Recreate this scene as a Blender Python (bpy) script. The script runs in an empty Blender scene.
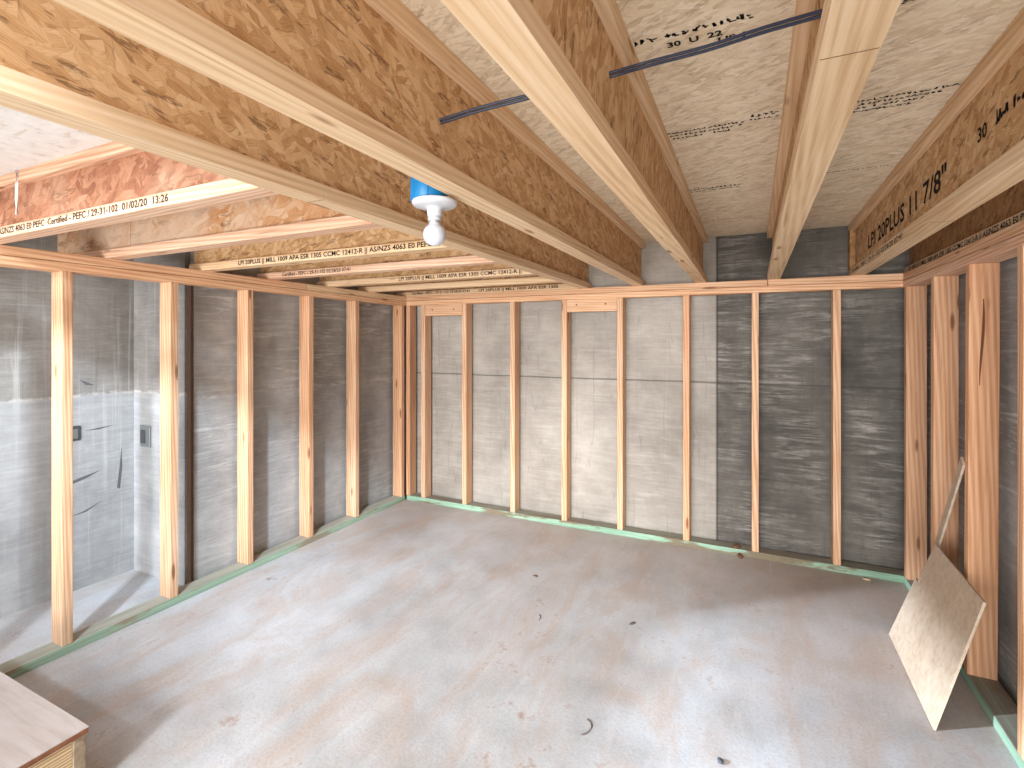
import bpy, bmesh, math, random
from mathutils import Vector, Matrix
random.seed(7)
SC = bpy.context.scene
COL = SC.collection

# ------------------------------------------------------------------ node helpers
class NT:
    def __init__(s, name):
        s.m = bpy.data.materials.new(name); s.m.use_nodes = True
        s.t = s.m.node_tree; s.n = s.t.nodes; s.l = s.t.links
        s.b = s.n['Principled BSDF']
    def add(s, typ, **kw):
        nd = s.n.new(typ)
        for k, v in kw.items(): setattr(nd, k, v)
        return nd
    def put(s, sock, val):
        if val is None: return
        if hasattr(val, 'is_linked') or isinstance(val, bpy.types.NodeSocket): s.l.new(val, sock)
        else: sock.default_value = val
    def coord(s, seed=True, amt=37.0):
        tc = s.add('ShaderNodeTexCoord'); v = tc.outputs['Object']
        if seed:
            oi = s.add('ShaderNodeObjectInfo')
            mu = s.add('ShaderNodeVectorMath', operation='SCALE')
            mu.inputs[0].default_value = (1.0, 1.7, 2.3)
            r = s.math('MULTIPLY', oi.outputs['Random'], amt)
            s.l.new(r, mu.inputs['Scale'])
            a = s.add('ShaderNodeVectorMath', operation='ADD')
            s.l.new(v, a.inputs[0]); s.l.new(mu.outputs[0], a.inputs[1]); v = a.outputs[0]
        return v
    def rnd(s): return s.add('ShaderNodeObjectInfo').outputs['Random']
    def map(s, v, scale=(1, 1, 1), rot=(0, 0, 0), loc=(0, 0, 0)):
        mp = s.add('ShaderNodeMapping'); s.l.new(v, mp.inputs['Vector'])
        mp.inputs['Scale'].default_value = scale; mp.inputs['Rotation'].default_value = rot
        mp.inputs['Location'].default_value = loc
        return mp.outputs[0]
    def noise(s, v, scale=5, detail=4, rough=0.55, dist=0):
        nz = s.add('ShaderNodeTexNoise'); s.l.new(v, nz.inputs['Vector'])
        nz.inputs['Scale'].default_value = scale; nz.inputs['Detail'].default_value = detail
        nz.inputs['Roughness'].default_value = rough; nz.inputs['Distortion'].default_value = dist
        return nz.outputs['Fac']
    def voro(s, v, scale=5, feature='F1', rand=1.0):
        vo = s.add('ShaderNodeTexVoronoi', feature=feature); s.l.new(v, vo.inputs['Vector'])
        vo.inputs['Scale'].default_value = scale; vo.inputs['Randomness'].default_value = rand
        return vo
    def wave(s, v, scale=5, dist=4, detail=2, dscale=1.0, typ='BANDS', d='X'):
        w = s.add('ShaderNodeTexWave', wave_type=typ)
        if typ == 'BANDS': w.bands_direction = d
        else: w.rings_direction = d
        s.l.new(v, w.inputs['Vector']); w.inputs['Scale'].default_value = scale
        w.inputs['Distortion'].default_value = dist; w.inputs['Detail'].default_value = detail
        w.inputs['Detail Scale'].default_value = dscale
        return w.outputs['Fac']
    def ramp(s, f, stops, interp='LINEAR'):
        r = s.add('ShaderNodeValToRGB'); r.color_ramp.interpolation = interp
        e = r.color_ramp.elements
        while len(e) < len(stops): e.new(0.5)
        for i, (p, c) in enumerate(stops):
            e[i].position = p
            if not isinstance(c, (tuple, list)): c = (c, c, c)
            e[i].color = (*c, 1)
        s.l.new(f, r.inputs[0]); return r.outputs['Color']
    def math(s, op, a, b=None, clamp=False):
        m = s.add('ShaderNodeMath', operation=op); m.use_clamp = clamp
        s.put(m.inputs[0], a)
        if b is not None: s.put(m.inputs[1], b)
        return m.outputs[0]
    def mix(s, f, a, b, mode='MIX'):
        m = s.add('ShaderNodeMix', data_type='RGBA', blend_type=mode)
        s.put(m.inputs[0], f)
        for sock, v in ((m.inputs[6], a), (m.inputs[7], b)):
            if isinstance(v, tuple): sock.default_value = (*v, 1) if len(v) == 3 else v
            else: s.l.new(v, sock)
        return m.outputs[2]
    def sep(s, v):
        x = s.add('ShaderNodeSeparateXYZ'); s.l.new(v, x.inputs[0]); return x.outputs
    def done(s, color, rough=0.7, bump=None, bstr=0.3, bdist=0.002, spec=0.3):
        if isinstance(color, tuple): s.b.inputs['Base Color'].default_value = (*color, 1)
        else: s.l.new(color, s.b.inputs['Base Color'])
        s.put(s.b.inputs['Roughness'], rough)
        s.b.inputs['Specular IOR Level'].default_value = spec
        if bump is not None:
            bp = s.add('ShaderNodeBump'); bp.inputs['Strength'].default_value = bstr
            bp.inputs['Distance'].default_value = bdist
            s.l.new(bump, bp.inputs['Height']); s.l.new(bp.outputs[0], s.b.inputs['Normal'])
        return s.m

def srgb(r, g, b):
    f = lambda c: (c/255/12.92) if c/255 <= 0.04045 else ((c/255+0.055)/1.055)**2.4
    return (f(r), f(g), f(b))

def mat_lumber(name, dark, mid, light, knots=True, knotcol=(110, 60, 30), ring=1.0):
    k = NT(name); v = k.coord()
    fine = k.noise(k.map(v, (1.6, 75, 75)), 1.6, 5, 0.66)
    big = k.noise(k.map(v, (1.0, 9, 9)), 1.3, 3, 0.5)
    rings = k.wave(k.map(v, (0.8, 20, 24)), 1.6, 6, 3, 0.7, 'BANDS', 'DIAGONAL')
    f = k.math('ADD', k.math('MULTIPLY', fine, 0.60), k.math('MULTIPLY', rings, 0.22*ring))
    f = k.math('ADD', f, k.math('MULTIPLY', big, 0.45))
    col = k.ramp(f, [(0.40, srgb(*light)), (0.60, srgb(*mid)), (0.84, srgb(*dark))])
    # board to board tone
    tone = k.ramp(k.rnd(), [(0.0, (0.86, 0.84, 0.82)), (0.5, (1, 1, 1)), (1.0, (1.0, 0.95, 0.90))])
    col = k.mix(0.75, col, tone, 'MULTIPLY')
    if knots:
        vo = k.voro(k.map(v, (3.4, 16, 16)), 1.0)
        kd = k.ramp(vo.outputs['Distance'], [(0.0, 1.0), (0.10, 0.85), (0.17, 0.0)])
        sel = k.ramp(k.sep(vo.outputs['Color'])[0], [(0.5, 0.0), (0.55, 0.85)])
        col = k.mix(k.math('MULTIPLY', kd, sel), col, srgb(*knotcol))
    # thin dark resin streaks
    st = k.ramp(k.noise(k.map(v, (2.5, 70, 70)), 1.0, 2, 0.5), [(0.66, 0.0), (0.74, 0.55)])
    col = k.mix(k.math('MULTIPLY', st, 0.6), col, srgb(*knotcol))
    return k.done(col, 0.68, fine, 0.25, 0.002)

def mat_osb(name, plane, cols, dark=0.6, flake=1.0, angs=(0.3, 1.9, 2.7), stain=None, tone=True):
    """flaked strand board; plane 'XZ' or 'XY' (object axes the sheet lies in)"""
    k = NT(name); v = k.coord()
    if plane == 'XZ': v = k.map(v, rot=(math.radians(-90), 0, 0))
    wn = k.add('ShaderNodeTexNoise'); k.l.new(v, wn.inputs['Vector']); wn.inputs['Scale'].default_value = 9; wn.inputs['Detail'].default_value = 3
    wv = k.add('ShaderNodeVectorMath', operation='MULTIPLY_ADD'); k.l.new(wn.outputs['Color'], wv.inputs[0])
    wv.inputs[1].default_value = (0.022, 0.022, 0.0); k.l.new(v, wv.inputs[2]); v2 = wv.outputs[0]
    cells = []; edges = []; grains = []
    for i, a in enumerate(angs):
        r = k.map(k.map(v2, rot=(0, 0, a), loc=(i*3.3, i*1.7, i*5.1)), (21*flake, 68*flake, 3))
        vo = k.voro(r, 1.0); cells.append(k.sep(vo.outputs['Color']))
        ed = k.voro(r, 1.0, 'DISTANCE_TO_EDGE').outputs['Distance']
        edges.append(k.ramp(ed, [(0.0, 1.0), (0.035, 0.2), (0.07, 0.0)]))
        grains.append(k.noise(k.map(r, (1.0, 5.5, 1)), 1.7, 6, 0.76))
    blotch = k.noise(v, 9, 6, 0.72)
    def layer(i):
        f = k.math('ADD', k.math('MULTIPLY', cells[i][0], 0.22), k.math('MULTIPLY', grains[i], 0.62))
        f = k.math('ADD', f, k.math('MULTIPLY', blotch, 0.25))
        return k.ramp(f, [(0.33, srgb(*cols[0])), (0.47, srgb(*cols[1])), (0.60, srgb(*cols[2])), (0.78, srgb(*cols[3]))])
    c = layer(0); e = edges[0]
    for i in (1, 2):
        if i >= len(angs): break
        sel = k.ramp(cells[i][1], [(0.5, 0.0), (0.56, 1.0)])
        c = k.mix(sel, c, layer(i))
        e = k.mix(sel, e, edges[i])
    en = k.ramp(k.noise(v, 14, 3, 0.6), [(0.42, 0.0), (0.62, 1.0)])
    c = k.mix(k.math('MULTIPLY', k.math('MULTIPLY', e, en), dark*0.6), c, srgb(96, 62, 34))
    # dark strands (bark), sparse
    rb = k.map(k.map(v2, rot=(0, 0, angs[-1]+0.2), loc=(9.1, 4.2, 2.2)), (17*flake, 74*flake, 3))
    dk = k.ramp(k.sep(k.voro(rb, 1.0).outputs['Color'])[2], [(0.90, 0.0), (0.915, 0.8)])
    dk = k.math('MULTIPLY', dk, k.ramp(k.noise(rb, 2.2, 3), [(0.40, 0.0), (0.55, 1.0)]))
    c = k.mix(k.math('MULTIPLY', dk, dark), c, srgb(88, 54, 28))
    if stain:
        c = k.mix(k.ramp(k.noise(v, 3.0, 4, 0.6), [(0.45, 0.0), (0.62, stain[1])]), c, srgb(*stain[0]))
    if tone:
        c = k.mix(0.6, c, k.ramp(k.rnd(), [(0, (0.82, 0.80, 0.78)), (1, (1, 1, 1))]), 'MULTIPLY')
    return k.done(c, 0.75, k.math('ADD', cells[0][0], grains[0]), 0.25, 0.0015)

WOOD = mat_lumber('stud_fir', (188, 136, 98), (216, 174, 138), (232, 198, 166))
WOODR = mat_lumber('stud_fir_red', (188, 134, 96), (214, 166, 128), (228, 188, 154))
PLATE = mat_lumber('plate_fir', (194, 140, 102), (222, 178, 140), (234, 198, 164))
FLANGE = mat_lumber('flange_spruce', (190, 152, 112), (220, 188, 150), (232, 206, 174), knots=True, knotcol=(130, 82, 44), ring=0.7)
FLANGEP = mat_lumber('flange_pinkish', (196, 148, 118), (224, 184, 154), (238, 208, 182), knots=True)
BROWN = [(150, 106, 66), (190, 148, 102), (214, 176, 132), (230, 202, 164)]
WEB = mat_osb('web_osb', 'XZ', BROWN, 0.75, 1.0, (0.5, 2.1, 2.8))
WEBV = mat_osb('web_osb_upright', 'XZ', BROWN, 0.8, 1.0, (1.35, 1.75, 1.05))
WEBR = mat_osb('web_osb_red', 'XZ', [(122, 76, 54), (156, 104, 78), (180, 130, 100), (200, 160, 132)], 0.6, 0.8, (1.0, 2.2, 2.9), stain=((206, 176, 152), 0.35))
WEBW = mat_osb('web_osb_washed', 'XZ', [(170, 116, 76), (202, 150, 104), (216, 178, 142), (230, 208, 184)], 0.6, 0.7, (0.9, 2.2, 2.9), stain=((222, 202, 182), 0.6))
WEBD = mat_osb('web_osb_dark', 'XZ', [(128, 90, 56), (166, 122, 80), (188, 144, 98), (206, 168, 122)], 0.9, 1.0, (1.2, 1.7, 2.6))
DECK = mat_osb('deck_osb', 'XY', [(182, 160, 130), (218, 198, 168), (232, 216, 190), (242, 230, 210)], 0.35, 1.25, (0.05, -0.32, 0.5), tone=False)

def mat_deck_white():
    k = NT('osb_white'); v = k.coord(False)  # whitish strand board with sparse tan flakes
    f = k.noise(v, 22, 5, 0.65)
    c = k.ramp(f, [(0.25, srgb(186, 176, 164)), (0.42, srgb(228, 226, 222)), (0.8, srgb(242, 241, 239))])
    vo = k.voro(k.map(v, (9, 30, 3), (0, 0, 0.6)), 1.0)
    c = k.mix(k.ramp(k.sep(vo.outputs['Color'])[0], [(0.9, 0), (0.95, 0.35)]), c, srgb(196, 172, 140))
    return k.done(c, 0.8, f, 0.5, 0.004)
DECKW = mat_deck_white()

def mat_concrete(name, dark, mid, light, streak, axis, seam=None, splitx=None, low=None, vstreak=0.0, streakamt=0.7, lowamt=0.45, crack=0.0):
    """board formed concrete; axis = horizontal object axis of the wall face ('X' or 'Y')"""
    k = NT(name); v = k.coord(False)
    h = (1, 1, 1)
    blot = k.noise(v, 1.6, 6, 0.62)
    mott = k.noise(v, 7, 5, 0.65)
    sx = (4.0, 1, 46) if axis == 'X' else (1, 4.0, 46)
    grain = k.noise(k.map(v, sx), 1.0, 8, 0.74, 0.9)
    f = k.math('ADD', k.math('MULTIPLY', blot, 0.5), k.math('MULTIPLY', mott, 0.25))
    f = k.math('ADD', f, k.math('MULTIPLY', grain, 0.25))
    c = k.ramp(f, [(0.36, srgb(*dark)), (0.5, srgb(*mid)), (0.64, srgb(*light))])
    P = k.sep(v); z = P[2]; x = P[0] if axis == 'X' else P[1]
    st = k.ramp(grain, [(0.53, 0.0), (0.66, streakamt)])
    patch = k.ramp(k.noise(v, 2.2, 3, 0.5), [(0.38, 0.0), (0.58, 1.0)])
    c = k.mix(k.math('MULTIPLY', st, patch), c, srgb(*streak))
    if vstreak:
        vs = (38, 1, 1.1) if axis == 'X' else (1, 38, 1.1)
        g2 = k.noise(k.map(v, vs), 1.0, 5, 0.62, 0.3)
        c = k.mix(k.ramp(g2, [(0.56, 0.0), (0.70, vstreak)]), c, srgb(*streak))
        c = k.mix(k.ramp(g2, [(0.30, vstreak*0.7), (0.42, 0.0)]), c, srgb(*[max(q-26, 0) for q in dark]))
    if splitx:                                  # a second, darker form panel beyond splitx
        x0, (d2, m2, l2, s2) = splitx
        c2 = k.ramp(f, [(0.38, srgb(*d2)), (0.52, srgb(*m2)), (0.68, srgb(*l2))])
        pat2 = k.ramp(k.noise(k.map(v, (2.2, 1, 1.2)), 1.7, 4, 0.6), [(0.42, 0.0), (0.66, 1.0)])
        st2 = k.ramp(grain, [(0.47, 0.0), (0.66, 0.75)])
        c2 = k.mix(k.math('MULTIPLY', st2, pat2), c2, srgb(*s2))
        c = k.mix(k.math('GREATER_THAN', x, x0), c, c2)
        d = k.math('ABSOLUTE', k.math('SUBTRACT', x, x0))
        c = k.mix(k.ramp(d, [(0.0, 0.8), (0.006, 0.5), (0.009, 0.0)]), c, srgb(52, 48, 46))
    if low:                                     # paler tone below a height, with a pale lip
        z0, (d3, m3, l3) = low
        wob = k.math('MULTIPLY', k.math('SUBTRACT', k.noise(v, 9, 3, 0.6), 0.5), 0.05)
        zz = k.math('ADD', z, wob)
        c3 = k.ramp(f, [(0.34, srgb(*d3)), (0.5, srgb(*m3)), (0.68, srgb(*l3))])
        sel = k.math('LESS_THAN', zz, z0)
        c = k.mix(k.math('MULTIPLY', sel, lowamt), c, c3)
        d = k.math('ABSOLUTE', k.math('SUBTRACT', zz, z0))
        lip = k.math('MULTIPLY', k.ramp(d, [(0.0, 0.8), (0.012, 0.0)]), k.ramp(k.noise(v, 24, 3, 0.6), [(0.42, 0.0), (0.55, 1.0)]))
        c = k.mix(lip, c, srgb(196, 190, 182))
    if seam is not None:
        d = k.math('ABSOLUTE', k.math('SUBTRACT', k.math('ADD', z, k.math('MULTIPLY', k.noise(v, 3, 2), 0.012)), seam+0.006))
        c = k.mix(k.ramp(d, [(0.0, 0.75), (0.0035, 0.55), (0.007, 0.0)]), c, srgb(70, 66, 62))
    # hairline cracks / pits
    pit = k.ramp(k.voro(v, 26).outputs['Distance'], [(0.0, 0.8), (0.05, 0.6), (0.09, 0.0)])
    ps = k.ramp(k.noise(v, 5, 2), [(0.55, 0.0), (0.66, 1.0)])
    c = k.mix(k.math('MULTIPLY', pit, ps), c, srgb(58, 54, 52))
    ck = k.noise(k.map(v, (9, 9, 0.5)), 1.0, 3, 0.5)
    cd = k.math('ABSOLUTE', k.math('SUBTRACT', ck, 0.56))
    c = k.mix(k.ramp(cd, [(0.0, crack), (0.004, crack*0.4), (0.008, 0.0)]), c, srgb(70, 66, 64))
    return k.done(c, 0.85, k.math('ADD', grain, mott), 0.45, 0.006)

CBACK = mat_concrete('concrete_back', (134, 126, 117), (158, 150, 140), (180, 172, 162), (190, 184, 176), 'X', seam=1.04,
                     splitx=(-0.208, ((74, 70, 65), (101, 96, 89), (131, 125, 117), (178, 172, 164))), streakamt=0.3, crack=0.25)
CLEFT = mat_concrete('concrete_left', (124, 122, 118), (156, 154, 150), (185, 183, 179), (214, 212, 208), 'Y', low=(1.0, ((134, 134, 133), (166, 167, 167), (188, 190, 191))))
CREC = mat_concrete('concrete_recess', (116, 112, 107), (144, 140, 135), (170, 166, 161), (194, 191, 187), 'Y', low=(1.02, ((150, 152, 154), (178, 181, 184), (198, 201, 204))), vstreak=0.5, streakamt=0.3)
CRET = mat_concrete('concrete_return', (112, 108, 104), (140, 136, 132), (164, 160, 156), (182, 180, 176), 'X', low=(1.02, ((150, 152, 154), (178, 181, 184), (196, 199, 202))), vstreak=0.25, streakamt=0.3)
CRIGHT = mat_concrete('concrete_right', (116, 113, 110), (148, 146, 143), (178, 176, 174), (208, 206, 204), 'Y', streakamt=0.8)

def mat_floor():
    k = NT('slab_concrete'); v = k.coord(False)
    big = k.noise(v, 1.1, 5, 0.6)
    mid = k.noise(v, 4.5, 6, 0.65)
    base = k.ramp(k.math('ADD', k.math('MULTIPLY', big, 0.6), k.math('MULTIPLY', mid, 0.4)),
                  [(0.34, srgb(164, 164, 165)), (0.5, srgb(190, 192, 195)), (0.66, srgb(208, 211, 216))])
    # sawdust and mud dragged across the slab
    dr = k.map(v, (2.4, 1.0, 1), (0, 0, math.radians(35)))
    dust = k.noise(dr, 1.5, 7, 0.68, 0.8)
    base = k.mix(k.ramp(dust, [(0.46, 0.0), (0.62, 0.48)]), base, srgb(184, 160, 142))
    fine = k.noise(k.map(v, (22, 4, 1), (0, 0, math.radians(-28))), 1.0, 5, 0.7)
    base = k.mix(k.ramp(fine, [(0.52, 0.0), (0.72, 0.35)]), base, srgb(214, 212, 210))
    # browner tint towards the far sole plate and the right corner
    P = k.sep(v)
    wob = k.math('MULTIPLY', k.math('SUBTRACT', k.noise(v, 2.3, 5, 0.65), 0.5), 1.5)
    far = k.ramp(k.math('ADD', P[1], wob), [(0.0, 0.0), (1.0, 1.0)])
    yy = k.math('DIVIDE', k.math('SUBTRACT', k.math('ADD', P[1], wob), 2.35), 1.0, clamp=True)
    base = k.mix(k.math('MULTIPLY', yy, 0.38), base, srgb(176, 152, 132))
    xr = k.math('DIVIDE', k.math('SUBTRACT', k.math('ADD', P[0], k.math('MULTIPLY', wob, 0.6)), -0.25), 0.6, clamp=True)
    yr = k.math('DIVIDE', k.math('SUBTRACT', P[1], 1.75), 0.5, clamp=True)
    base = k.mix(k.math('MULTIPLY', k.math('MULTIPLY', xr, yr), 0.3), base, srgb(174, 146, 124))
    # red brown clods
    cl = k.ramp(k.noise(k.map(v, (1, 1, 1)), 9, 6, 0.75), [(0.58, 0.0), (0.68, 0.7)])
    base = k.mix(k.math('MULTIPLY', cl, k.ramp(k.noise(v, 1.7, 3), [(0.45, 0), (0.6, 1)])), base, srgb(146, 102, 74))
    # grit
    sp = k.ramp(k.voro(v, 34).outputs['Distance'], [(0.0, 0.9), (0.05, 0.7), (0.075, 0.0)])
    ss = k.ramp(k.noise(v, 13, 2), [(0.55, 0.0), (0.61, 1.0)])
    base = k.mix(k.math('MULTIPLY', sp, ss), base, srgb(84, 70, 60))
    hf = k.noise(v, 90, 4, 0.7)
    base = k.mix(0.55, base, k.ramp(hf, [(0.30, (0.72, 0.71, 0.70)), (0.55, (1, 1, 1))]), 'MULTIPLY')
    sc = k.noise(k.map(v, (60, 2.2, 1), (0, 0, math.radians(-32))), 1.0, 4, 0.6)
    base = k.mix(k.math('MULTIPLY', k.ramp(sc, [(0.66, 0.0), (0.72, 0.5)]), k.ramp(big, [(0.45, 0), (0.55, 1)])), base, srgb(222, 221, 220))
    return k.done(base, 0.62, k.math('ADD', mid, hf), 0.3, 0.003, 0.35)
SLAB = mat_floor()

def mat_sole():
    k = NT('treated_plate'); v = k.coord()
    fine = k.noise(k.map(v, (1.5, 60, 60)), 1.5, 5, 0.6)
    c = k.ramp(fine, [(0.3, srgb(126, 150, 126)), (0.55, srgb(152, 174, 150)), (0.75, srgb(172, 190, 168))])
    P = k.sep(v)
    bare = k.ramp(k.noise(k.map(v, (2.2, 5, 5)), 1.2, 4, 0.6), [(0.52, 0.0), (0.62, 0.75)])
    c = k.mix(bare, c, srgb(146, 122, 98))
    gs = k.add('ShaderNodeNewGeometry'); up = k.sep(gs.outputs['Normal'])[2]
    top = k.ramp(up, [(0.6, 0.0), (0.8, 1.0)])     # top face: grey wood tone in place of the green
    c = k.mix(k.math('MULTIPLY', top, 0.8), c, k.ramp(fine, [(0.3, srgb(150, 142, 130)), (0.7, srgb(186, 182, 172))]))
    return k.done(c, 0.8, fine, 0.3, 0.002)
SOLE = mat_sole()
def mat_soleg():
    k = NT('treated_plate_green'); v = k.coord()
    fine = k.noise(k.map(v, (1.5, 60, 60)), 1.5, 5, 0.6)
    c = k.ramp(fine, [(0.3, srgb(112, 148, 122)), (0.55, srgb(146, 176, 152)), (0.75, srgb(172, 196, 176))])
    bare = k.ramp(k.noise(k.map(v, (1.5, 6, 6)), 1.6, 4, 0.65), [(0.49, 0.0), (0.56, 0.85)])
    c = k.mix(bare, c, srgb(120, 96, 74))
    gs = k.add('ShaderNodeNewGeometry'); up = k.sep(gs.outputs['Normal'])[2]
    c = k.mix(k.math('MULTIPLY', k.ramp(up, [(0.6, 0.0), (0.8, 1.0)]), 0.8), c, k.ramp(fine, [(0.3, srgb(128, 116, 104)), (0.7, srgb(156, 146, 134))]))
    return k.done(c, 0.8, fine, 0.3, 0.002)
SOLEG = mat_soleg()
def mat_ply(name, a, b, c_, graindir=(2, 26, 26)):
    k = NT(name); v = k.coord()
    n = k.noise(k.map(v, graindir), 1.3, 5, 0.6, 0.4); b2 = k.noise(v, 4, 4, 0.6)
    f = k.math('ADD', k.math('MULTIPLY', n, 0.6), k.math('MULTIPLY', b2, 0.4))
    return k.done(k.ramp(f, [(0.36, srgb(*a)), (0.5, srgb(*b)), (0.66, srgb(*c_))]), 0.6, n, 0.15, 0.001)
MDF = mat_ply('panel_offcut', (176, 154, 132), (192, 172, 150), (204, 186, 166))
PLYTOP = mat_ply('plywood_white', (172, 160, 152), (188, 178, 173), (198, 191, 188))
PLYEDGE = mat_ply('plywood_edge', (96, 58, 38), (126, 80, 54), (152, 104, 74), (6, 40, 40))
def mat_boxside():
    k = NT('plywood_side'); v = k.coord()
    w = k.wave(k.map(v, (1, 1.2, 30)), 1.2, 3, 3, 1, 'BANDS', 'Z')
    return k.done(k.ramp(w, [(0.2, srgb(168, 136, 96)), (0.6, srgb(200, 172, 132)), (0.95, srgb(214, 190, 152))]), 0.7)
BOXSIDE = mat_boxside()
GREYWOOD = mat_ply('weathered_board', (120, 100, 78), (152, 134, 110), (176, 160, 138))
def plain(name, c, rough=0.5, spec=0.4, metal=0):
    k = NT(name); n = k.noise(k.coord(), 30, 3)
    col = k.mix(n, tuple(q*0.92 for q in srgb(*c)), tuple(min(q*1.08, 1) for q in srgb(*c)))
    k.b.inputs['Metallic'].default_value = metal
    return k.done(col, rough, None, spec=spec)
INK = plain('black_ink', (44, 38, 34), 0.9, 0.1)
INKF = plain('faded_ink', (74, 64, 54), 0.9, 0.1)
BLUE = plain('blue_plastic', (14, 108, 160), 0.4)
WHITE = plain('white_plastic', (190, 191, 194), 0.35)
GREYRING = plain('grey_metal_ring', (176, 172, 164), 0.35, 0.5, 0.6)
CABLE = plain('cable_sheath', (40, 45, 62), 0.45)
NAIL = plain('nail_steel', (86, 62, 48), 0.5, 0.5, 0.3)
GALV = plain('galvanised_plate', (148, 152, 150), 0.4, 0.5, 0.7)
GALVD = plain('dark_plate', (86, 88, 92), 0.5, 0.5, 0.5)
DRIP = plain('white_drip', (246, 248, 252), 0.4)
GLUE = plain('glue_line', (110, 76, 48), 0.8)
LEAF = plain('dry_leaf', (104, 92, 84), 0.8)
CLAY = plain('dirt_clod', (112, 78, 56), 0.9)
STONE = plain('dark_stone', (74, 78, 84), 0.8)
CHIP = plain('wood_chip', (214, 190, 160), 0.8)
GAPSTRIP = plain('dark_gap_strip', (98, 76, 62), 0.95)
def mat_bulb():
    k = NT('bulb_opal'); k.b.inputs['Transmission Weight'].default_value = 0.0
    k.b.inputs['Subsurface Weight'].default_value = 0.0
    return k.done(srgb(186, 186, 192), 0.18, None, spec=0.5)
BULB = mat_bulb()

# ------------------------------------------------------------------ geometry helpers
WM = {}          # world matrix of every object we place
def link(o, parent=None, M=Matrix.Identity(4)):
    COL.objects.link(o); WM[o.name] = M.copy()
    if parent is not None:
        o.parent = parent; o.matrix_basis = WM[parent.name].inverted() @ M
    else: o.matrix_basis = M
    return o
def tag(o, label=None, cat=None, group=None, kind=None):
    if label: o['label'] = label
    if cat: o['category'] = cat
    if group: o['group'] = group
    if kind: o['kind'] = kind
    return o
def empty(name, loc, M=None):
    o = bpy.data.objects.new(name, None); o.empty_display_size = 0.05
    return link(o, None, M if M is not None else Matrix.Translation(loc))
def bm_box(bm, lo, hi, bev=0.0, seg=2):
    r = bmesh.ops.create_cube(bm, size=1.0); vs = r['verts']
    c = [(a+b)/2 for a, b in zip(lo, hi)]; s = [b-a for a, b in zip(lo, hi)]
    for q in vs: q.co = Vector((q.co.x*s[0]+c[0], q.co.y*s[1]+c[1], q.co.z*s[2]+c[2]))
    if bev:
        es = {e for q in vs for e in q.link_edges}
        bmesh.ops.bevel(bm, geom=list(es), offset=bev, segments=seg, affect='EDGES', profile=0.5)
def mesh_obj(name, bm, mat, parent=None, M=Matrix.Identity(4), smooth=False):
    me = bpy.data.meshes.new(name); bm.normal_update(); bm.to_mesh(me); bm.free()
    for m in (mat if isinstance(mat, list) else [mat]): me.materials.append(m)
    if smooth:
        for p in me.polygons: p.use_smooth = True
    return link(bpy.data.objects.new(name, me), parent, M)
def frame(origin, xdir, zhint):
    x = Vector(xdir).normalized(); z = Vector(zhint); y = z.cross(x).normalized(); z = x.cross(y)
    M = Matrix((x, y, z)).transposed().to_4x4(); M.translation = Vector(origin); return M
def beam(name, mat, A, B, up, w, h, parent=None, bev=0.003, gaps=(), gapw=0.0012):
    """board from A to B (centre line of its lower face), w across, h along up; gaps = butt or finger joints"""
    A = Vector(A); B = Vector(B); L = (B-A).length
    M = frame(A, B-A, up); bm = bmesh.new()
    cuts = [0.0]+sorted(gaps)+[L]
    for i in range(len(cuts)-1):
        a = cuts[i]+(gapw/2 if i else 0); b = cuts[i+1]-(gapw/2 if i < len(cuts)-2 else 0)
        bm_box(bm, (a, -w/2, 0), (b, w/2, h), (0.0007 if len(gaps) else bev) if bev else 0)
    o = mesh_obj(name, bm, mat, parent, M)
    if name == 'bottom_flange':
        for g in gaps:
            jb = bmesh.new(); bm_box(jb, (g-0.0007, -w/2+0.002, -0.0003), (g+0.0007, w/2-0.002, 0.001))
            mesh_obj('finger_joint', jb, GLUE, o, M)
    return o
def boxobj(name, mat, lo, hi, parent=None, bev=0.0):
    """axis aligned box with its origin at the box's low corner centre"""
    c = Vector(((lo[0]+hi[0])/2, (lo[1]+hi[1])/2, lo[2]))
    bm = bmesh.new(); bm_box(bm, [a-b for a, b in zip(lo, c)], [a-b for a, b in zip(hi, c)], bev)
    return mesh_obj(name, bm, mat, parent, Matrix.Translation(c))
def lathe(name, mat, prof, parent, M, n=32):
    bm = bmesh.new(); rings = []
    for r, z in prof:
        if r < 1e-6: rings.append([bm.verts.new((0, 0, z))])
        else: rings.append([bm.verts.new((r*math.cos(2*math.pi*i/n), r*math.sin(2*math.pi*i/n), z)) for i in range(n)])
    for a, b in zip(rings, rings[1:]):
        for i in range(n):
            j = (i+1) % n
            if len(a) == 1 and len(b) == 1: continue
            if len(a) == 1: bm.faces.new((a[0], b[j], b[i]))
            elif len(b) == 1: bm.faces.new((a[i], a[j], b[0]))
            else: bm.faces.new((a[i], a[j], b[j], b[i]))
    bmesh.ops.recalc_face_normals(bm, faces=bm.faces)
    return mesh_obj(name, bm, mat, parent, M, True)
def tube(name, mat, pts, r, parent=None, n=10):
    pts = [Vector(p) for p in pts]; o0 = pts[0].copy(); bm = bmesh.new(); prev = None
    for i, p in enumerate(pts):
        d = (pts[min(i+1, len(pts)-1)]-pts[max(i-1, 0)]).normalized()
        s = d.cross(Vector((0, 0, 1)))
        if s.length < 1e-3: s = Vector((1, 0, 0))
        s.normalize(); u = s.cross(d)
        ring = [bm.verts.new(p-o0+r*(s*math.cos(2*math.pi*k/n)+u*math.sin(2*math.pi*k/n))) for k in range(n)]
        if prev:
            for k in range(n): bm.faces.new((prev[k], prev[(k+1) % n], ring[(k+1) % n], ring[k]))
        else: bm.faces.new(ring[::-1])
        prev = ring
    bm.faces.new(prev); bmesh.ops.recalc_face_normals(bm, faces=bm.faces)
    return mesh_obj(name, bm, mat, parent, Matrix.Translation(o0), True)
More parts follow.
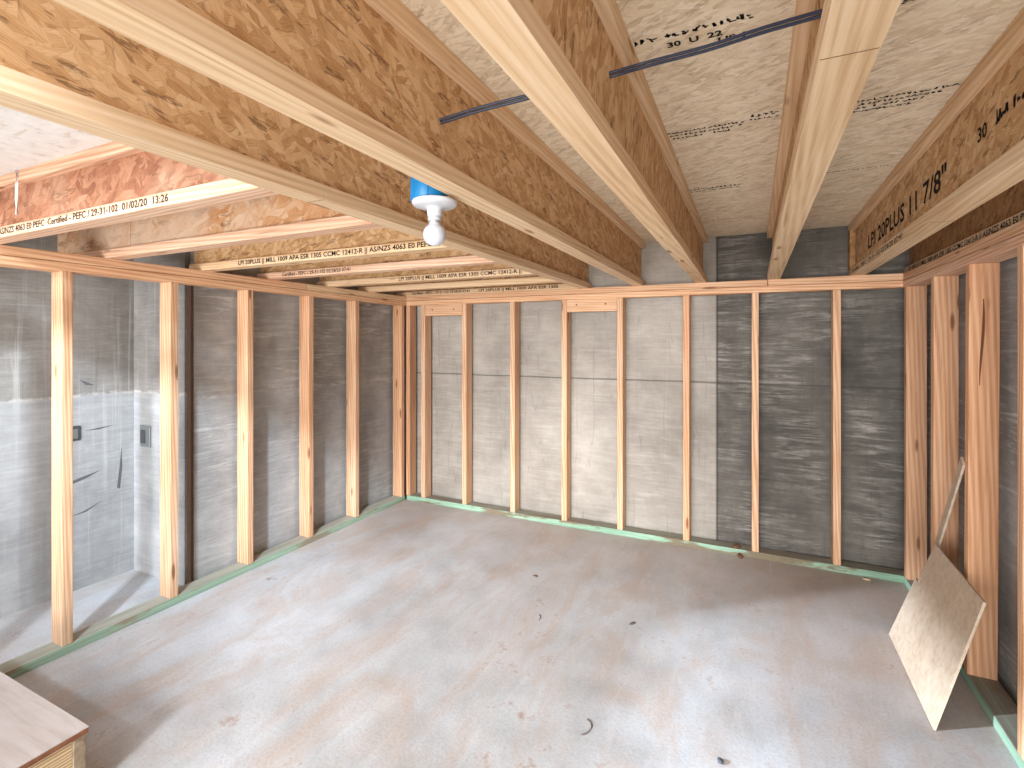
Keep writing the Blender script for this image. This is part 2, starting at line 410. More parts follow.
def smoothpts(P, n=8):
    P = [Vector(p) for p in P]; out = []
    for i in range(len(P)-1):
        p0 = P[max(i-1, 0)]; p1 = P[i]; p2 = P[i+1]; p3 = P[min(i+2, len(P)-1)]
        for k in range(n):
            t = k/n
            out.append(0.5*((2*p1)+(p2-p0)*t+(2*p0-5*p1+4*p2-p3)*t*t+(3*p1-p0-3*p2+p3)*t**3))
    out.append(P[-1]); return out
def text(name, body, start, xdir, ydir, height, width, mat, parent, bold=0.0):
    """printed characters: first character's foot at start, running along xdir over 'width'"""
    cu = bpy.data.curves.new(name, 'FONT'); cu.body = body; cu.size = 1.0; cu.offset = bold; cu.resolution_u = 2
    tmp = bpy.data.objects.new('tmp', cu); COL.objects.link(tmp)
    dg = bpy.context.evaluated_depsgraph_get(); dg.update()
    me = bpy.data.meshes.new_from_object(tmp.evaluated_get(dg)); bpy.data.objects.remove(tmp); bpy.data.curves.remove(cu)
    xs = [q.co.x for q in me.vertices]; ys = [q.co.y for q in me.vertices]
    sx = width/(max(xs)-min(xs)); sy = height/0.70; x0 = min(xs)
    for q in me.vertices: q.co = Vector(((q.co.x-x0)*sx, q.co.y*sy, 0))
    me.name = name; me.materials.clear(); me.materials.append(mat)
    x = Vector(xdir).normalized(); y = Vector(ydir).normalized(); z = x.cross(y).normalized()
    M = Matrix((x, y, z)).transposed().to_4x4(); M.translation = Vector(start)+z*0.0009
    o = link(bpy.data.objects.new(name, me), parent, M)
    return o

# ------------------------------------------------------------------ dimensions (metres)
XL, XR, YB = -2.58, 0.735, 3.359       # room faces of the stud walls
ZS, ZP, ZT = 0.038, 1.598, 1.674       # sole plate top, plate underside, plate top
JH, HS, ZD = 0.302, 0.218, 1.976                  # joist depth, subfloor underside
CBY = 3.472; CLX = -2.695; CRX = 0.852 # concrete faces

# ------------------------------------------------------------------ setting
def struct(name, mat, boxes, bev=0.0):
    bm = bmesh.new()
    for lo, hi in boxes: bm_box(bm, lo, hi, bev)
    o = mesh_obj(name, bm, mat); o['kind'] = 'structure'; return o
struct('floor', SLAB, [((-3.6, -1.0, -0.12), (1.1, 3.72, 0.0))])
struct('wall_back', CBACK, [((-2.95, CBY, 0.0), (1.1, CBY+0.25, ZD))])
struct('wall_left', CLEFT, [((-2.95, 1.690, 0.0), (CLX, CBY, ZD))])
struct('wall_left_return', CRET, [((-3.45, 1.66, 0.0), (-2.730, 1.689, ZD)), ((-3.45, 1.689, 0.0), (-2.951, 1.90, ZD))])
struct('trim_1', GAPSTRIP, [((-2.729, 1.674, 0.0), (-2.700, 1.6885, ZD-0.3))])  # dark brown strip set in the gap between the two walls
struct('wall_left_recess', CREC, [((-3.45, 0.62, 0.0), (-3.20, 1.659, ZD)), ((-3.45, -1.2, 1.31), (-3.20, 0.62, ZD)), ((-3.45, -1.2, 0.0), (-3.20, 0.62, 1.10)), ((-3.45, -1.6, 0.0), (-3.20, -1.2, ZD))])
SCAR = plain('form_scar', (92, 92, 94), 0.9)
RW = bpy.data.objects['wall_left_recess']
for pts in ([(1.335, 0.555), (1.375, 0.578), (1.43, 0.592), (1.495, 0.605), (1.44, 0.580), (1.38, 0.562)],
            [(1.36, 0.392), (1.42, 0.405), (1.50, 0.436), (1.43, 0.398)],
            [(1.40, 1.105), (1.44, 1.085), (1.47, 1.068), (1.43, 1.072)],
            [(1.575, 0.49), (1.588, 0.60), (1.597, 0.71), (1.601, 0.60), (1.590, 0.48)],
            [(1.42, 0.83), (1.48, 0.836), (1.56, 0.842), (1.49, 0.828)]):
    bm = bmesh.new(); bm.faces.new([bm.verts.new((0, y, z)) for y, z in pts])
    mesh_obj('form_scar', bm, SCAR, RW, Matrix.Translation((-3.1990, 0, 0)))
struct('wall_right', CRIGHT, [((CRX, -1.3, 0.0), (1.1, CBY, ZD))])
struct('wall_light_block', WEB, [((-0.36, -2.0, 0.0), (-0.34, -1.35, ZD))])  # unseen sheet added to cut the spot along the floor's right side
# subfloor sheets overhead (thin gaps where sheets meet), open over the stairwell behind the camera
ceil = struct('ceiling', DECK, [((-1.075, -0.15, ZD), (-0.36, 0.849, ZD+0.018)), ((-1.075, 0.853, ZD), (-0.36, 2.07, ZD+0.018)),
              ((-1.075, 2.073, ZD), (-0.36, 3.70, ZD+0.018)), ((-0.36, -1.3, ZD), (1.1, 0.849, ZD+0.018)), ((-0.36, 0.853, ZD), (1.1, 2.07, ZD+0.018)),
              ((-0.36, 2.073, ZD), (1.1, 3.70, ZD+0.018)), ((-3.45, 0.953, ZT+HS), (-1.060, 3.70, ZT+HS+0.018)),
              ((-1.075, -0.15, ZD+0.019), (-0.36, 3.70, ZD+0.04)), ((-0.36, -1.3, ZD+0.019), (1.1, 3.70, ZD+0.04)), ((-3.45, 0.30, ZT+HS+0.019), (-1.060, 3.70, ZT+HS+0.04))])
wp = boxobj('subfloor_panel', DECKW, (-3.19, 0.30, ZT+HS), (-1.062, 0.950, ZT+HS+0.018))
tag(wp, 'white strand board subfloor panel in the upper left corner of the photo', 'subfloor panel')

# ------------------------------------------------------------------ framing lumber
def board(name, mat, A, B, up, w, h, label, cat, group=None, gaps=()):
    return tag(beam(name, mat, A, B, up, w, h, gaps=gaps), label, cat, group)
# sole plates
board('sole_plate', SOLE, (XL-0.0445, -0.6, 0), (XL-0.0445, 3.345, 0), (0, 0, 1), 0.089, ZS, 'pale green treated sole plate on the slab along the left stud wall', 'sole plate')
board('sole_plate', SOLEG, (XL+0.008, YB+0.0445, 0), (XR, YB+0.0445, 0), (0, 0, 1), 0.089, ZS, 'green edged treated sole plate on the slab along the back stud wall', 'sole plate', gaps=(0.11,))
board('sole_plate', SOLEG, (XR+0.0445, -0.6, 0), (XR+0.0445, 3.448, 0), (0, 0, 1), 0.089, ZS, 'green treated sole plate along the right stud wall, behind the leaning panel', 'sole plate')
# doubled top plates
board('top_plate', PLATE, (XL-0.0445, -0.6, ZP), (XL-0.0445, 3.448, ZP), (0, 0, 1), 0.089, 0.0362, 'lower of the two stacked top plates on the left wall studs', 'top plate')
board('top_plate', PLATE, (XL-0.0445, -0.6, ZP+0.038), (XL-0.0445, 2.337, ZP+0.038), (0, 0, 1), 0.089, 0.038, 'long near length of the upper top plate on the left wall', 'top plate')
board('top_plate', FLANGE, (XL-0.0445, 2.340, ZP+0.038), (XL-0.0445, 3.448, ZP+0.038), (0, 0, 1), 0.089, 0.038, 'short pale length of the upper top plate on the left wall, by the back corner', 'top plate')
board('top_plate', PLATE, (XL+0.002, YB+0.0445, ZP), (XR-0.002, YB+0.0445, ZP), (0, 0, 1), 0.089, 0.0362, 'lower of the two stacked top plates on the back wall studs', 'top plate')
board('top_plate', PLATE, (XL+0.002, YB+0.0445, ZP+0.038), (0.078, YB+0.0445, ZP+0.038), (0, 0, 1), 0.089, 0.038, 'long left length of the upper top plate on the back wall', 'top plate')
board('top_plate', PLATE, (0.081, YB+0.0445, ZP+0.038), (XR-0.002, YB+0.0445, ZP+0.038), (0, 0, 1), 0.089, 0.038, 'short right length of the upper top plate on the back wall', 'top plate')
board('top_plate', FLANGEP, (XR+0.0445, -0.6, ZP), (XR+0.0445, 3.448, ZP), (0, 0, 1), 0.089, 0.0362, 'lower of the two stacked top plates on the right wall studs', 'top plate')
board('top_plate', PLATE, (XR+0.0445, -0.6, ZP+0.038), (XR+0.0445, 3.448, ZP+0.038), (0, 0, 1), 0.089, 0.038, 'upper of the two stacked top plates on the right wall studs', 'top plate')
ordn = ['first', 'second', 'third', 'fourth', 'fifth', 'sixth', 'seventh', 'eighth']
# back wall studs: x of the left arris
bx = [(-2.429, WOOD, 'left of the left block'), (-2.042, WOOD, 'right of the left block'), (-1.627, WOOD, 'between the two blocks'),
      (-1.222, WOOD, 'left of the right block'), (-0.826, WOOD, 'right of the right block'), (-0.402, WOODR, 'left of the dark concrete'),
      (-0.007, WOOD, 'left of the middle dark bay'), (0.410, WOOD, 'next to the right corner')]
def stud(x0, y0, lx, ly, mat, label, group, lean=(0, 0)):
    """upright stud, footprint lx by ly with low corner x0, y0"""
    cx, cy = x0+lx/2, y0+ly/2
    A = Vector((cx, cy, ZS)); B = Vector((cx+lean[0], cy+lean[1], ZP))
    L = (B-A).length; M = frame(A, B-A, (0, 1, 0)); bm = bmesh.new()
    # local x up; local z = world y; local y = z cross x
    bm_box(bm, (0, -lx/2, -ly/2), (L, lx/2, ly/2), 0.003)
    return tag(mesh_obj('wall_stud', bm, mat, None, M), label, 'stud', group)
stud(XL+0.001, YB, 0.038, 0.089, WOODR, 'reddish corner stud of the back wall, in the left back corner', 'back wall studs')
for i, (x, m, why) in enumerate(bx):
    stud(x, YB, 0.038, 0.089, m, '%s back wall stud from the left corner stud, %s' % (ordn[i], why), 'back wall studs')
ly = [(0.640, WOOD, 'left wall stud just outside the left edge of the photo'),
      (1.071, WOOD, 'nearest visible left wall stud, brightly lit, in front of the recess'),
      (1.500, WOOD, 'second left wall stud from the photo edge, at the right end of the recess'),
      (1.918, WOOD, 'left wall stud third from the left edge, with a dark saw mark near its top'),
      (2.355, WOODR, 'left wall stud fourth from the left edge, reddish at its top'),
      (2.775, WOOD, 'left wall stud next before the left corner stud')]
for y, m, lab in ly: stud(XL-0.089, y, 0.089, 0.038, m, lab, 'left wall studs')
stud(XL-0.089, 3.300, 0.089, 0.038, WOODR, 'reddish corner stud of the left wall, in the left back corner', 'left wall studs')
stud(XR, 3.320, 0.089, 0.038, WOODR, 'reddish corner stud of the right wall, in the right back corner', 'right wall studs')
stud(XR, 2.872, 0.089, 0.042, WOODR, 'right wall stud second from the right back corner, behind the thin leaning strip', 'right wall studs', (0.0, -0.006))
s3 = stud(XR, 2.474, 0.089, 0.038, WOODR, 'right wall stud with a long dark crack, behind the leaning panel', 'right wall studs', (0.0, -0.022))
stud(XR, 2.035, 0.089, 0.038, WOOD, 'right wall stud cut by the right edge of the photo', 'right wall studs')
# pitch crack in the third right stud
CR = plain('pitch_crack', (112, 62, 32), 0.7)
bm = bmesh.new(); pr = None
for i in range(13):
    t = i/12; z = 1.50-0.36*t; w = 0.0038*math.sin(math.pi*min(max(t, 0.06), 0.96))+0.0006; x = 0.775+0.004*math.sin(t*5)-0.006*t
    a = bm.verts.new((x-w, 0, z)); b = bm.verts.new((x+w, 0, z))
    if pr: bm.faces.new((pr[0], pr[1], b, a))
    pr = (a, b)
ck = mesh_obj('pitch_crack', bm, CR, s3, Matrix.Translation((0, 2.474-0.022*0.86-0.0012, 0)))
# blocks between back wall studs
def nailhead(parent, x, y, z, n):
    bm = bmesh.new(); bmesh.ops.create_cone(bm, cap_ends=True, segments=12, radius1=0.006, radius2=0.005, depth=0.003)
    return mesh_obj('nail', bm, NAIL, parent, frame((x, y, z), Vector((1, 0, 0)) if abs(n[0]) < 0.5 else Vector((0, 1, 0)), n))
for x0, x1, z0, lab in ((-2.389, -2.043, 1.508, 'short block nailed under the top plate left, near the left back corner'),
                        (-1.183, -0.827, 1.510, 'short block nailed under the top plate near the middle of the back wall')):
    b = board('blocking', WOOD, (x0, YB+0.019, z0), (x1, YB+0.019, z0), (0, 0, 1), 0.038, ZP-z0, lab, 'blocking', 'blocks between back wall studs')
    for u in (0.2, 0.78): nailhead(b, x0+(x1-x0)*u, YB-0.001, z0+0.05, (0, -1, 0))

# ------------------------------------------------------------------ I-joists
def joist(label, A, B, web, flange, group, texts=(), gaps_b=(), gaps_t=(), webgaps=(), fl2=None, stiff=False, z=ZT, w=0.064, H=JH):
    """A, B: plan centre points of the two ends"""
    A3 = Vector((A[0], A[1], z)); B3 = Vector((B[0], B[1], z)); d = (B3-A3).normalized(); L = (B3-A3).length
    root = empty('engineered_joist', None, frame(A3, d, (0, 0, 1))); tag(root, label, 'joist', group)
    up = Vector((0, 0, 1))
    bf = beam('bottom_flange', flange, A3, B3, up, w, 0.038, root, gaps=gaps_b)
    tf = beam('top_flange', fl2 or flange, A3+up*(H-0.038), B3+up*(H-0.038), up, w, 0.038, root, gaps=gaps_t)
    wb = beam('web', web, A3+up*0.0375, B3+up*0.0375, up, 0.0105, H-0.075, root, bev=0, gaps=webgaps, gapw=0.003)
    return root, bf, tf, wb
GJ = 'long joists over the room'; GS = 'short joists on the left wall'
YE = -0.14
def jline(x0, y0, x1, y1, y):            # left edge of the bottom flange, read at two places
    return x0+(x1-x0)*(y-y0)/(y1-y0)
def long_joist(label, xa, xb, web, fl, y_end=YE, w=0.064, **kw):
    f = lambda y: jline(xa, 0.45, xb, 3.3, y)+w/2
    return joist(label, (f(3.466), 3.466), (f(y_end), y_end), web, fl, GJ, w=w, **kw)
j1 = long_joist('long joist nearest the left wall, that the short joists butt into', -1.060, -1.092, WEB, FLANGE, webgaps=(0.95, 2.15), gaps_b=(2.5,))
j2 = long_joist('long joist carrying the bare bulb', -0.684, -0.720, WEB, FLANGE, webgaps=(1.30,), gaps_b=(1.0,))
j3 = long_joist('long joist in the middle with a wide pale underside', -0.304, -0.328, WEBV, FLANGE, y_end=-1.25, w=0.066, webgaps=(1.0, 2.25), gaps_b=(0.62,))
j4 = long_joist('long joist second from the right, with a stepped joint in its underside', 0.0765, 0.0775, WEBV, FLANGE, y_end=-1.25, w=0.068, gaps_b=(2.70,))
j5 = long_joist('long joist with large black lettering on its web', 0.484, 0.496, WEB, FLANGE, y_end=-1.25, w=0.066, gaps_b=(1.5,))
f6 = XR+0.052
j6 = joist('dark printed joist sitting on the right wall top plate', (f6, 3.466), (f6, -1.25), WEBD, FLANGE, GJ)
# web stiffener at the far end of the lettered joist
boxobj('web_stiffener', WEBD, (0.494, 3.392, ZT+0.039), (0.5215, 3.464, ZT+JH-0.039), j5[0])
# short joists: far edge of each lower flange
cy = [0.885, 1.290, 1.722, 2.123, 2.582, 2.980, 3.434]
def xj1(y): return jline(-1.060, 0.45, -1.092, 3.3, y)
spec = [('short joist nearest the camera at left, stamped 01/02/20 13:26', WEBR, FLANGEP),
        ('short joist with an unprinted pinkish flange and pale washed web', WEBW, FLANGEP),
        ('short joist whose flange lettering ends just left of the bulb', WEB, FLANGE),
        ('short joist stamped with a date, third from the back wall', WEB, FLANGEP),
        ('short joist with small lettering, second in front of the back wall', WEB, FLANGE),
        ('plain unprinted short joist, next in front of the back wall', WEB, FLANGE),
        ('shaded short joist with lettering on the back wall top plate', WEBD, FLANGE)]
SJ = []
xend = [-3.195, -3.06, -2.69, -2.69, -2.69, -2.69, -2.69]
for (lab, wb, fl), y, x0 in zip(spec, cy, xend):
    SJ.append(joist(lab, (x0, y-0.032), (xj1(y)-0.002, y-0.032), wb, fl, GS, H=HS, webgaps=((0.62,) if y < 1.3 and y > 1 else (1.1,) if y > 2 and y < 2.2 else ())))
# printing on the joists
S1 = 'LPI 20PLUS || MILL 1009 APA ESR 1305 CCMC 12412-R || AS/NZS 4063 E0 PEFC'
def side_text(j, body, x0, x1, y, z, h, mat=INK, bold=0.022): return text('printed_lettering', body, (x0, y, z), (1, 0, 0), (0, 0, 1), h, x1-x0, mat, j[1], bold)
side_text(SJ[0], '|| AS/NZS 4063 E0 PEFC  Certified - PEFC / 29-31-102  01/02/20  13:26', -2.44, -1.42, 0.821, ZT+0.010, 0.021, INKF)
side_text(SJ[2], S1, -2.297, -1.145, 1.658, ZT+0.009, 0.021)
side_text(SJ[3], 'Certified - PEFC / 29-31-102 02/28/20 07:41', -2.47, -1.95, 2.059, ZT+0.010, 0.020, INKF)
side_text(SJ[4], 'LPI 20PLUS || MILL 1009 APA ESR 1305 CCMC 12412-R ||', -1.99, -1.15, 2.518, ZT+0.009, 0.021)
side_text(SJ[6], 'Certified - PEFC / 29-31-102 02/28/20 07:41', -2.53, -1.98, 3.370, ZT+0.012, 0.020)
side_text(SJ[6], 'LPI 20PLUS || MILL 1009 APA ESR 1305', -1.90, -1.25, 3.370, ZT+0.012, 0.020)
xw = lambda y: jline(0.484, 0.45, 0.496, 3.3, y)+0.033-0.00525
xf = lambda y: jline(0.484, 0.45, 0.496, 3.3, y)
def right_text(p, body, xfun, y0, y1, z, h, mat=INK, bold=0.01):
    return text('printed_lettering', body, (xfun(y0), y0, z), (xfun(y1)-xfun(y0), y1-y0, 0), (0, 0, 1), h, y0-y1, mat, p, bold)
right_text(j5[3], 'LPI 20PLUS 11 7/8"', xw, 3.05, 1.90, ZT+0.095, 0.068, INK, 0.02)
right_text(j5[3], '30', xw, 1.668, 1.610, ZT+0.137, 0.036, INK, 0.02)
right_text(j5[1], 'Certified - PEFC / 29-31-102 02/28/20 07:41', xf, 3.33, 2.27, ZT+0.009, 0.021, INK)
right_text(j6[1], S1, lambda y: f6-0.032, 3.36, 2.02, ZT+0.009, 0.022, INK, 0.02)
# stamps under the subfloor sheets
def stamp(body, x0, x1, y, h, y1=None):
    y1 = y if y1 is None else y1
    return text('printed_stamp', body, (x0, y, ZD-0.0002), (x1-x0, y1-y, 0), (y1-y, -(x1-x0), 0), h, x1-x0, INK, ceil, 0.035)
def broken_print(x0, x1, y, h, seed, mat=None, place=None, parent=None):
    """a line of worn, half printed ink strokes that can no longer be read"""
    rr = random.Random(seed); bm = bmesh.new(); x = x0
    def quad(a, b, wd):
        d = (Vector(b)-Vector(a)); n = Vector((-d.y, d.x, 0)).normalized()*wd
        if d.length < 1e-5: return
        vs = [Vector(a)-n, Vector(b)-n*rr.uniform(0.4, 1), Vector(b)+n*rr.uniform(0.4, 1), Vector(a)+n]
        bm.faces.new([bm.verts.new(q) for q in vs])
    while x < x1:
        cw = h*rr.uniform(0.55, 0.85)
        if rr.random() < 0.95:
            for _ in range(rr.choice((3, 3, 4))):
                a = (x-x0+cw*rr.random()*0.8, h*rr.uniform(0, 0.5), 0); b = (x-x0+cw*rr.random()*0.8, h*rr.uniform(0.5, 1.0), 0)
                if rr.random() < 0.4: b = (a[0]+cw*0.6, a[1]+h*rr.uniform(-0.1, 0.1), 0)
                quad(a, b, h*rr.uniform(0.10, 0.17))
        x += cw*1.15
    M = place if place is not None else Matrix(((1, 0, 0, x0), (0, -1, 0, y), (0, 0, -1, ZD-0.0008), (0, 0, 0, 1)))
    return mesh_obj('worn_print', bm, mat or INK, parent or ceil, M)
broken_print(-0.245, -0.005, 1.150, 0.022, 3)
stamp('30  U  22', -0.175, -0.06, 1.187, 0.020)
broken_print(-0.13, -0.085, 1.222, 0.014, 5)
stamp('US 1', -0.070, -0.015, 1.215, 0.020)
for i, (a, b) in enumerate(((-0.25, -0.03), (-0.26, -0.04), (-0.24, -0.07))): broken_print(a, b, 1.690+0.024*i, 0.017, 11+i)
broken_print(-0.01, 0.06, 1.665, 0.022, 17); broken_print(-0.01, 0.06, 1.690, 0.016, 18)
for i in range(4): broken_print(0.165, 0.480-0.03*i, 1.690+0.024*i, 0.017, 21+i)
broken_print(-0.27, -0.05, 2.360, 0.022, 31); broken_print(-0.30, -0.06, 2.390, 0.016, 32)
broken_print(0.17, 0.46, 2.345, 0.012, 33); broken_print(0.17, 0.25, 2.40, 0.014, 34)
broken_print(-0.30, 0.05, 2.99, 0.011, 35); broken_print(0.17, 0.42, 2.92, 0.011, 36)
broken_print(0.17, 0.46, 1.20, 0.024, 37); broken_print(0.18, 0.34, 1.235, 0.020, 38)
for y, sd in ((1.570, 41), (1.470, 42)):
    broken_print(0, 0.055, 0, 0.034, sd, INK, Matrix(((0, 0, -1, xw(y)-0.001), (-1, 0, 0, y), (0, 1, 0, ZT+0.142), (0, 0, 0, 1))), j5[3])
broken_print(-0.48, -0.43, 1.160, 0.026, 39)
board('light_block_board', PLATE, (-3.19, 0.25, 1.765), (-1.10, 0.25, 1.765), (0, 0, 1), 0.038, ZT+HS-1.766, 'unseen added board that blocks light into the short joist bays', 'light blocker')  # unseen board added to keep rear light off the short joists
# paint drip hanging from the white panel over the first short joist
dr = tube('paint_drip', DRIP, [(-2.27, 0.817, ZT+HS-0.002), (-2.268, 0.817, ZT+0.17), (-2.271, 0.817, ZT+0.12), (-2.27, 0.818, ZT+0.065)], 0.004); tag(dr, 'white drip running down the reddish web near the left edge', 'drip')

# ------------------------------------------------------------------ bulb
bl = empty('bulb_fixture', (-0.738, 1.072, 1.55)); tag(bl, 'bare white bulb in a round lampholder on a blue box beside the joist', 'light fixture')
T = Matrix.Translation
bx_ = lathe('electrical_box', BLUE, [(0.0, 1.664), (0.046, 1.664), (0.0475, 1.667), (0.0475, 1.735), (0.045, 1.737), (0.0, 1.737)], bl, T((-0.750, 1.072, 0)))
for a in (200, 250, 300):
    bm = bmesh.new(); bm_box(bm, (0.047*math.cos(math.radians(a))-0.002, 0.047*math.sin(math.radians(a))-0.002, 1.668), (0.047*math.cos(math.radians(a))+0.002, 0.047*math.sin(math.radians(a))+0.002, 1.733))
    mesh_obj('box_rib', bm, BLUE, bx_, T((-0.750, 1.072, 0)))
lathe('lampholder', WHITE, [(0.0, 1.6635), (0.056, 1.6635), (0.0575, 1.661), (0.0575, 1.657), (0.053, 1.6515), (0.040, 1.648), (0.024, 1.6465), (0.0195, 1.643), (0.0185, 1.63), (0.0180, 1.6245), (0.0, 1.6245)], bl, T((-0.733, 1.072, 0)), 48)
sk = lathe('socket', WHITE, [(0.0, 1.626), (0.0168, 1.626), (0.0168, 1.618), (0.0174, 1.6175), (0.0174, 1.6145), (0.0168, 1.614), (0.0, 1.614)], bl, T((-0.733, 1.072, 0)))
lathe('socket_ring', GREYRING, [(0.0, 1.6145), (0.0158, 1.6145), (0.0158, 1.609), (0.0150, 1.6085), (0.0, 1.6085)], bl, T((-0.733, 1.072, 0)))
pf = [(0.0, 1.609), (0.0145, 1.609), (0.0155, 1.604), (0.0185, 1.600)]
for i in range(1, 15):
    a = math.radians(48-138*i/14); pf.append((max(0.0295*math.cos(a), 0.0), 1.5785+0.0295*math.sin(a)))
pf[-1] = (0.0, 1.549)
lathe('bulb_globe', BULB, pf, bl, T((-0.733, 1.072, 0)), 40)
# two dark tubes through the joist webs
cb = empty('cable_run', (-0.67, 1.0, 1.83)); tag(cb, 'pair of dark blue cables threaded through the joist webs', 'cable')
base = [(-0.672, 0.972, 1.812), (-0.56, 1.0, 1.836), (-0.44, 1.02, 1.850), (-0.27, 1.033, 1.863), (-0.20, 1.053, 1.878), (-0.08, 1.035, 1.872), (0.02, 1.0, 1.862), (0.118, 0.955, 1.842)]
for dy, dz in ((0, 0.0027), (0.005, -0.0027)):
    tube('cable', CABLE, smoothpts([(x, y+dy, z+dz) for x, y, z in base]), 0.0033, cb)

# ------------------------------------------------------------------ leaning panel, strip, box
PX = 0.700
def on_panel(y, z): return Vector((0.545+(PX-0.545)*z/0.430, y, z))
poly = [(2.133, 0.0), (2.745, 0.0), (2.748, 0.268), (2.700, 0.262), (2.722, 0.292), (2.716, 0.437), (2.209, 0.427)]
nrm = Vector((-0.430, 0, PX-0.545)).normalized()
def sheet(name, pts, t, mat, parent, nrm):
    bm = bmesh.new(); o0 = pts[0]; n = len(pts)
    a = [bm.verts.new(p-o0) for p in pts]; b = [bm.verts.new(p-o0-nrm*t) for p in pts]
    bm.faces.new(a); bm.faces.new(b[::-1])
    for i in range(n): bm.faces.new((a[i], b[i], b[(i+1) % n], a[(i+1) % n]))
    bmesh.ops.recalc_face_normals(bm, faces=bm.faces)
    return mesh_obj(name, bm, mat, parent, Matrix.Translation(o0))
pn = sheet('leaning_panel', [on_panel(y, z)+Vector((0, 0, 0.003)) for y, z in poly], 0.008, MDF, None, nrm)
tag(pn, 'tan sheet offcut with a notched edge leaning against the right wall', 'panel')
sheet('splinter', [on_panel(2.712, 0.266)+Vector((0, 0, 0.005)), on_panel(2.699, 0.262)+Vector((0, 0, 0.005)), on_panel(2.703, 0.318)+Vector((0, 0, 0.005)), on_panel(2.709, 0.325)+Vector((0, 0, 0.005))], 0.004, MDF, pn, nrm)
s0 = Vector((0.7165, 3.045, 0.012)); s1 = Vector((0.7265, 2.500, 0.845))
d = (s1-s0).normalized(); across = d.cross(Vector((-1, 0, 0.15))).normalized()*0.022; sn = d.cross(across).normalized()
if sn.x > 0: sn = -sn
st = sheet('wood_strip', [s0-across, s0+across, s1+across, s1-across], 0.008, MDF, None, sn)
tag(st, 'thin tan wood strip leaning on a right wall stud, rising behind the panel', 'strip')
# plywood platform in the lower left corner
Z1 = 0.20
bxr, byr = -1.723, 0.777
pb = empty('plywood_platform', (-1.9, 0.4, 0)); tag(pb, 'low plywood platform with a whitish top in the lower left corner', 'platform')
boxobj('platform_top', PLYTOP, (-2.55, 0.10, Z1-0.003), (bxr, byr, Z1), pb)
boxobj('top_edge', PLYEDGE, (-2.55, 0.10, Z1-0.018), (bxr, byr, Z1-0.0032), pb)
boxobj('side_board', BOXSIDE, (bxr-0.030, 0.10, 0.0), (bxr-0.010, byr-0.035, Z1-0.0185), pb)
boxobj('corner_post', GREYWOOD, (bxr-0.045, byr-0.034, 0.0), (bxr-0.004, byr-0.004, Z1-0.0185), pb, 0.002)
boxobj('end_board', GREYWOOD, (-2.54, byr-0.03, 0.0), (bxr-0.046, byr-0.010, Z1-0.0185), pb)

# ------------------------------------------------------------------ small things
def plate_thing(name, mat, lo, hi, label, screws):
    o = boxobj(name, mat, lo, hi, None, 0.004); tag(o, label, 'plate'); return o
p1 = plate_thing('form_tie_plate', GALV, (-3.128, 1.652, 0.712), (-3.030, 1.661, 0.832), 'grey metal plate set in the concrete return between two left studs', 0)
bm = bmesh.new(); bm_box(bm, (-0.030, -0.004, 0.02), (0.012, 0.0, 0.095), 0.002); mesh_obj('plate_pocket', bm, GALVD, p1, T((-3.085, 1.6525, 0.712)))
p2 = plate_thing('form_tie_plate', GALVD, (-3.201, 1.330, 0.785), (-3.192, 1.405, 0.862), 'dark metal plate in the recess wall, half behind the nearest left stud', 0)
bm = bmesh.new(); bm_box(bm, (0.0, -0.025, 0.012), (0.004, 0.025, 0.062), 0.002); mesh_obj('plate_pocket', bm, GALV, p2, T((-3.1935, 1.3675, 0.785)))
def blob(name, mat, loc, s, label, cat, seed):
    rr = random.Random(seed); bm = bmesh.new(); bmesh.ops.create_icosphere(bm, subdivisions=2, radius=1.0)
    for q in bm.verts:
        k = 1+rr.uniform(-0.22, 0.22); q.co = Vector((q.co.x*s[0]*k, q.co.y*s[1]*k, max(q.co.z, -0.6)*s[2]*k))
    M = Matrix.Translation((loc[0], loc[1], loc[2]+0.6*s[2]*0.8)) @ Matrix.Rotation(seed, 4, 'Z')
    return tag(mesh_obj(name, bm, mat, None, M, True), label, cat)
blob('dry_leaf', LEAF, (-0.504, 2.333, 0), (0.019, 0.009, 0.003), 'small dark flat leaf on the slab near the middle of the room', 'leaf', 1)
blob('pebble', STONE, (-0.092, 1.686, 0), (0.012, 0.009, 0.006), 'small dark pebble on the slab at the bottom edge of the photo', 'pebble', 2)
blob('wood_chip', CHIP, (0.560, 3.322, 0), (0.020, 0.009, 0.005), 'pale wood chip on the slab by the right end of the back sole plate', 'chip', 3)
blob('dirt_clod', CLAY, (-0.090, 3.380, ZS), (0.030, 0.016, 0.012), 'brown dirt clod on the back sole plate near the seventh stud', 'clod', 4)
blob('dirt_clod', CLAY, (-0.070, 3.340, 0), (0.028, 0.012, 0.012), 'brown dirt clod on the slab against the back sole plate', 'clod', 5)
blob('dirt_clod', CLAY, (-1.09, 2.575, 0), (0.016, 0.008, 0.004), 'small brown clod on the slab in front of the middle back studs', 'clod', 6)
tw = tube('curled_shaving', LEAF, smoothpts([(-0.515, 1.675, 0.003), (-0.500, 1.662, 0.006), (-0.490, 1.640, 0.007), (-0.497, 1.615, 0.004), (-0.512, 1.600, 0.003)], 5), 0.0022, None, 6)
tag(tw, 'curled thin shaving on the slab in the middle foreground', 'shaving')
tw = tube('curled_shaving', LEAF, smoothpts([(-0.92, 2.215, 0.003), (-0.905, 2.20, 0.006), (-0.90, 2.17, 0.004)], 5), 0.0018, None, 6)
tag(tw, 'tiny curled shaving on the slab left of the dark leaf', 'shaving')

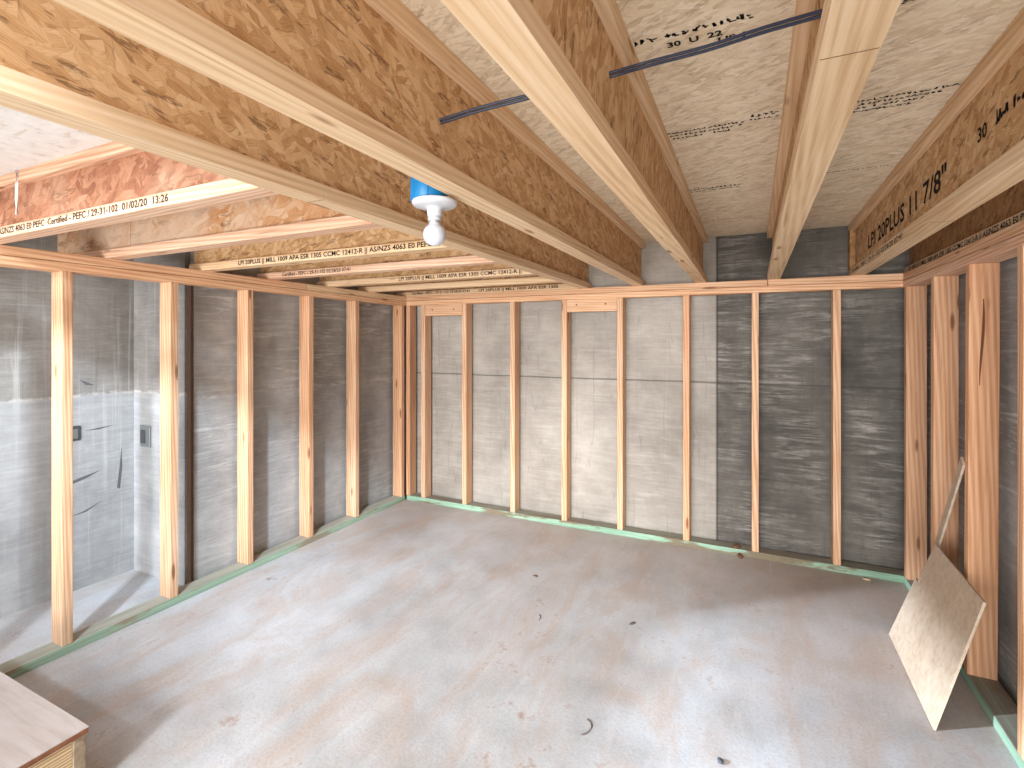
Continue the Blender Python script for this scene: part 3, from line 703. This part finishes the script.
# ------------------------------------------------------------------ camera
F = 502.6; yaw = math.atan(241/502.6)
cam = bpy.data.cameras.new('camera'); co = bpy.data.objects.new('camera', cam); COL.objects.link(co)
cam.sensor_fit = 'HORIZONTAL'; cam.sensor_width = 36.0; cam.lens = F/1024*36.0
cam.shift_y = -43.0/1024.0; cam.clip_start = 0.02
co.location = (0, 0, 1.307); co.rotation_euler = (math.radians(90), 0, yaw)
SC.camera = co

# ------------------------------------------------------------------ daylight and added fill lamps
w = bpy.data.worlds.new('sky'); SC.world = w; w.use_nodes = True
bg = w.node_tree.nodes['Background']; bg.inputs[0].default_value = (0.86, 0.93, 1.0, 1); bg.inputs[1].default_value = 1.3
def area(name, loc, to, size, power, col, sy=None):
    l = bpy.data.lights.new(name, 'AREA'); l.energy = power; l.color = col; l.size = size
    if sy: l.shape = 'RECTANGLE'; l.size_y = sy
    o = bpy.data.objects.new(name, l); COL.objects.link(o); o.location = loc
    o.rotation_euler = (Vector(to)-Vector(loc)).to_track_quat('-Z', 'Y').to_euler(); return o
def spot(name, loc, to, deg, blend, radius, power, col):
    l = bpy.data.lights.new(name, 'SPOT'); l.energy = power; l.color = col
    l.spot_size = math.radians(deg); l.spot_blend = blend; l.shadow_soft_size = radius
    o = bpy.data.objects.new(name, l); COL.objects.link(o); o.location = loc
    o.rotation_euler = (Vector(to)-Vector(loc)).to_track_quat('-Z', 'Y').to_euler(); return o
spot('stairwell_daylight', (-0.30, -1.80, 2.80), (-2.7, 1.95, 0.95), 40, 0.9, 0.15, 1050, (0.74, 0.87, 1.0))
spot('stairwell_daylight', (-0.42, -2.60, 2.30), (-1.15, 2.3, 0.0), 34, 1.0, 0.40, 1250, (0.92, 0.96, 1.0))
spot('window_daylight', (-4.5, -0.95, 1.6), (0.62, 2.15, -0.05), 22, 0.8, 0.035, 2300, (0.74, 0.86, 1.0))
area('rear_fill', (-0.5, -8.0, 1.5), (-0.7, 3.0, 1.2), 7.0, 800, (0.95, 0.97, 1.0), 2.6)  # unseen area lamp added to lift the far end of the room
area('low_fill', (0.5, -4.2, -0.9), (-0.2, 2.0, 2.0), 5.0, 250, (1.0, 0.97, 0.92), 2.0)  # unseen lamp below floor level, added to brighten joists and deck

SC.view_settings.view_transform = 'Standard'; SC.view_settings.look = 'None'
SC.view_settings.gamma = 1.0; SC.view_settings.use_curve_mapping = False; SC.view_settings.exposure = 0.6
SC.cycles.use_denoising = True
SC.cycles.max_bounces = 10; SC.cycles.diffuse_bounces = 6
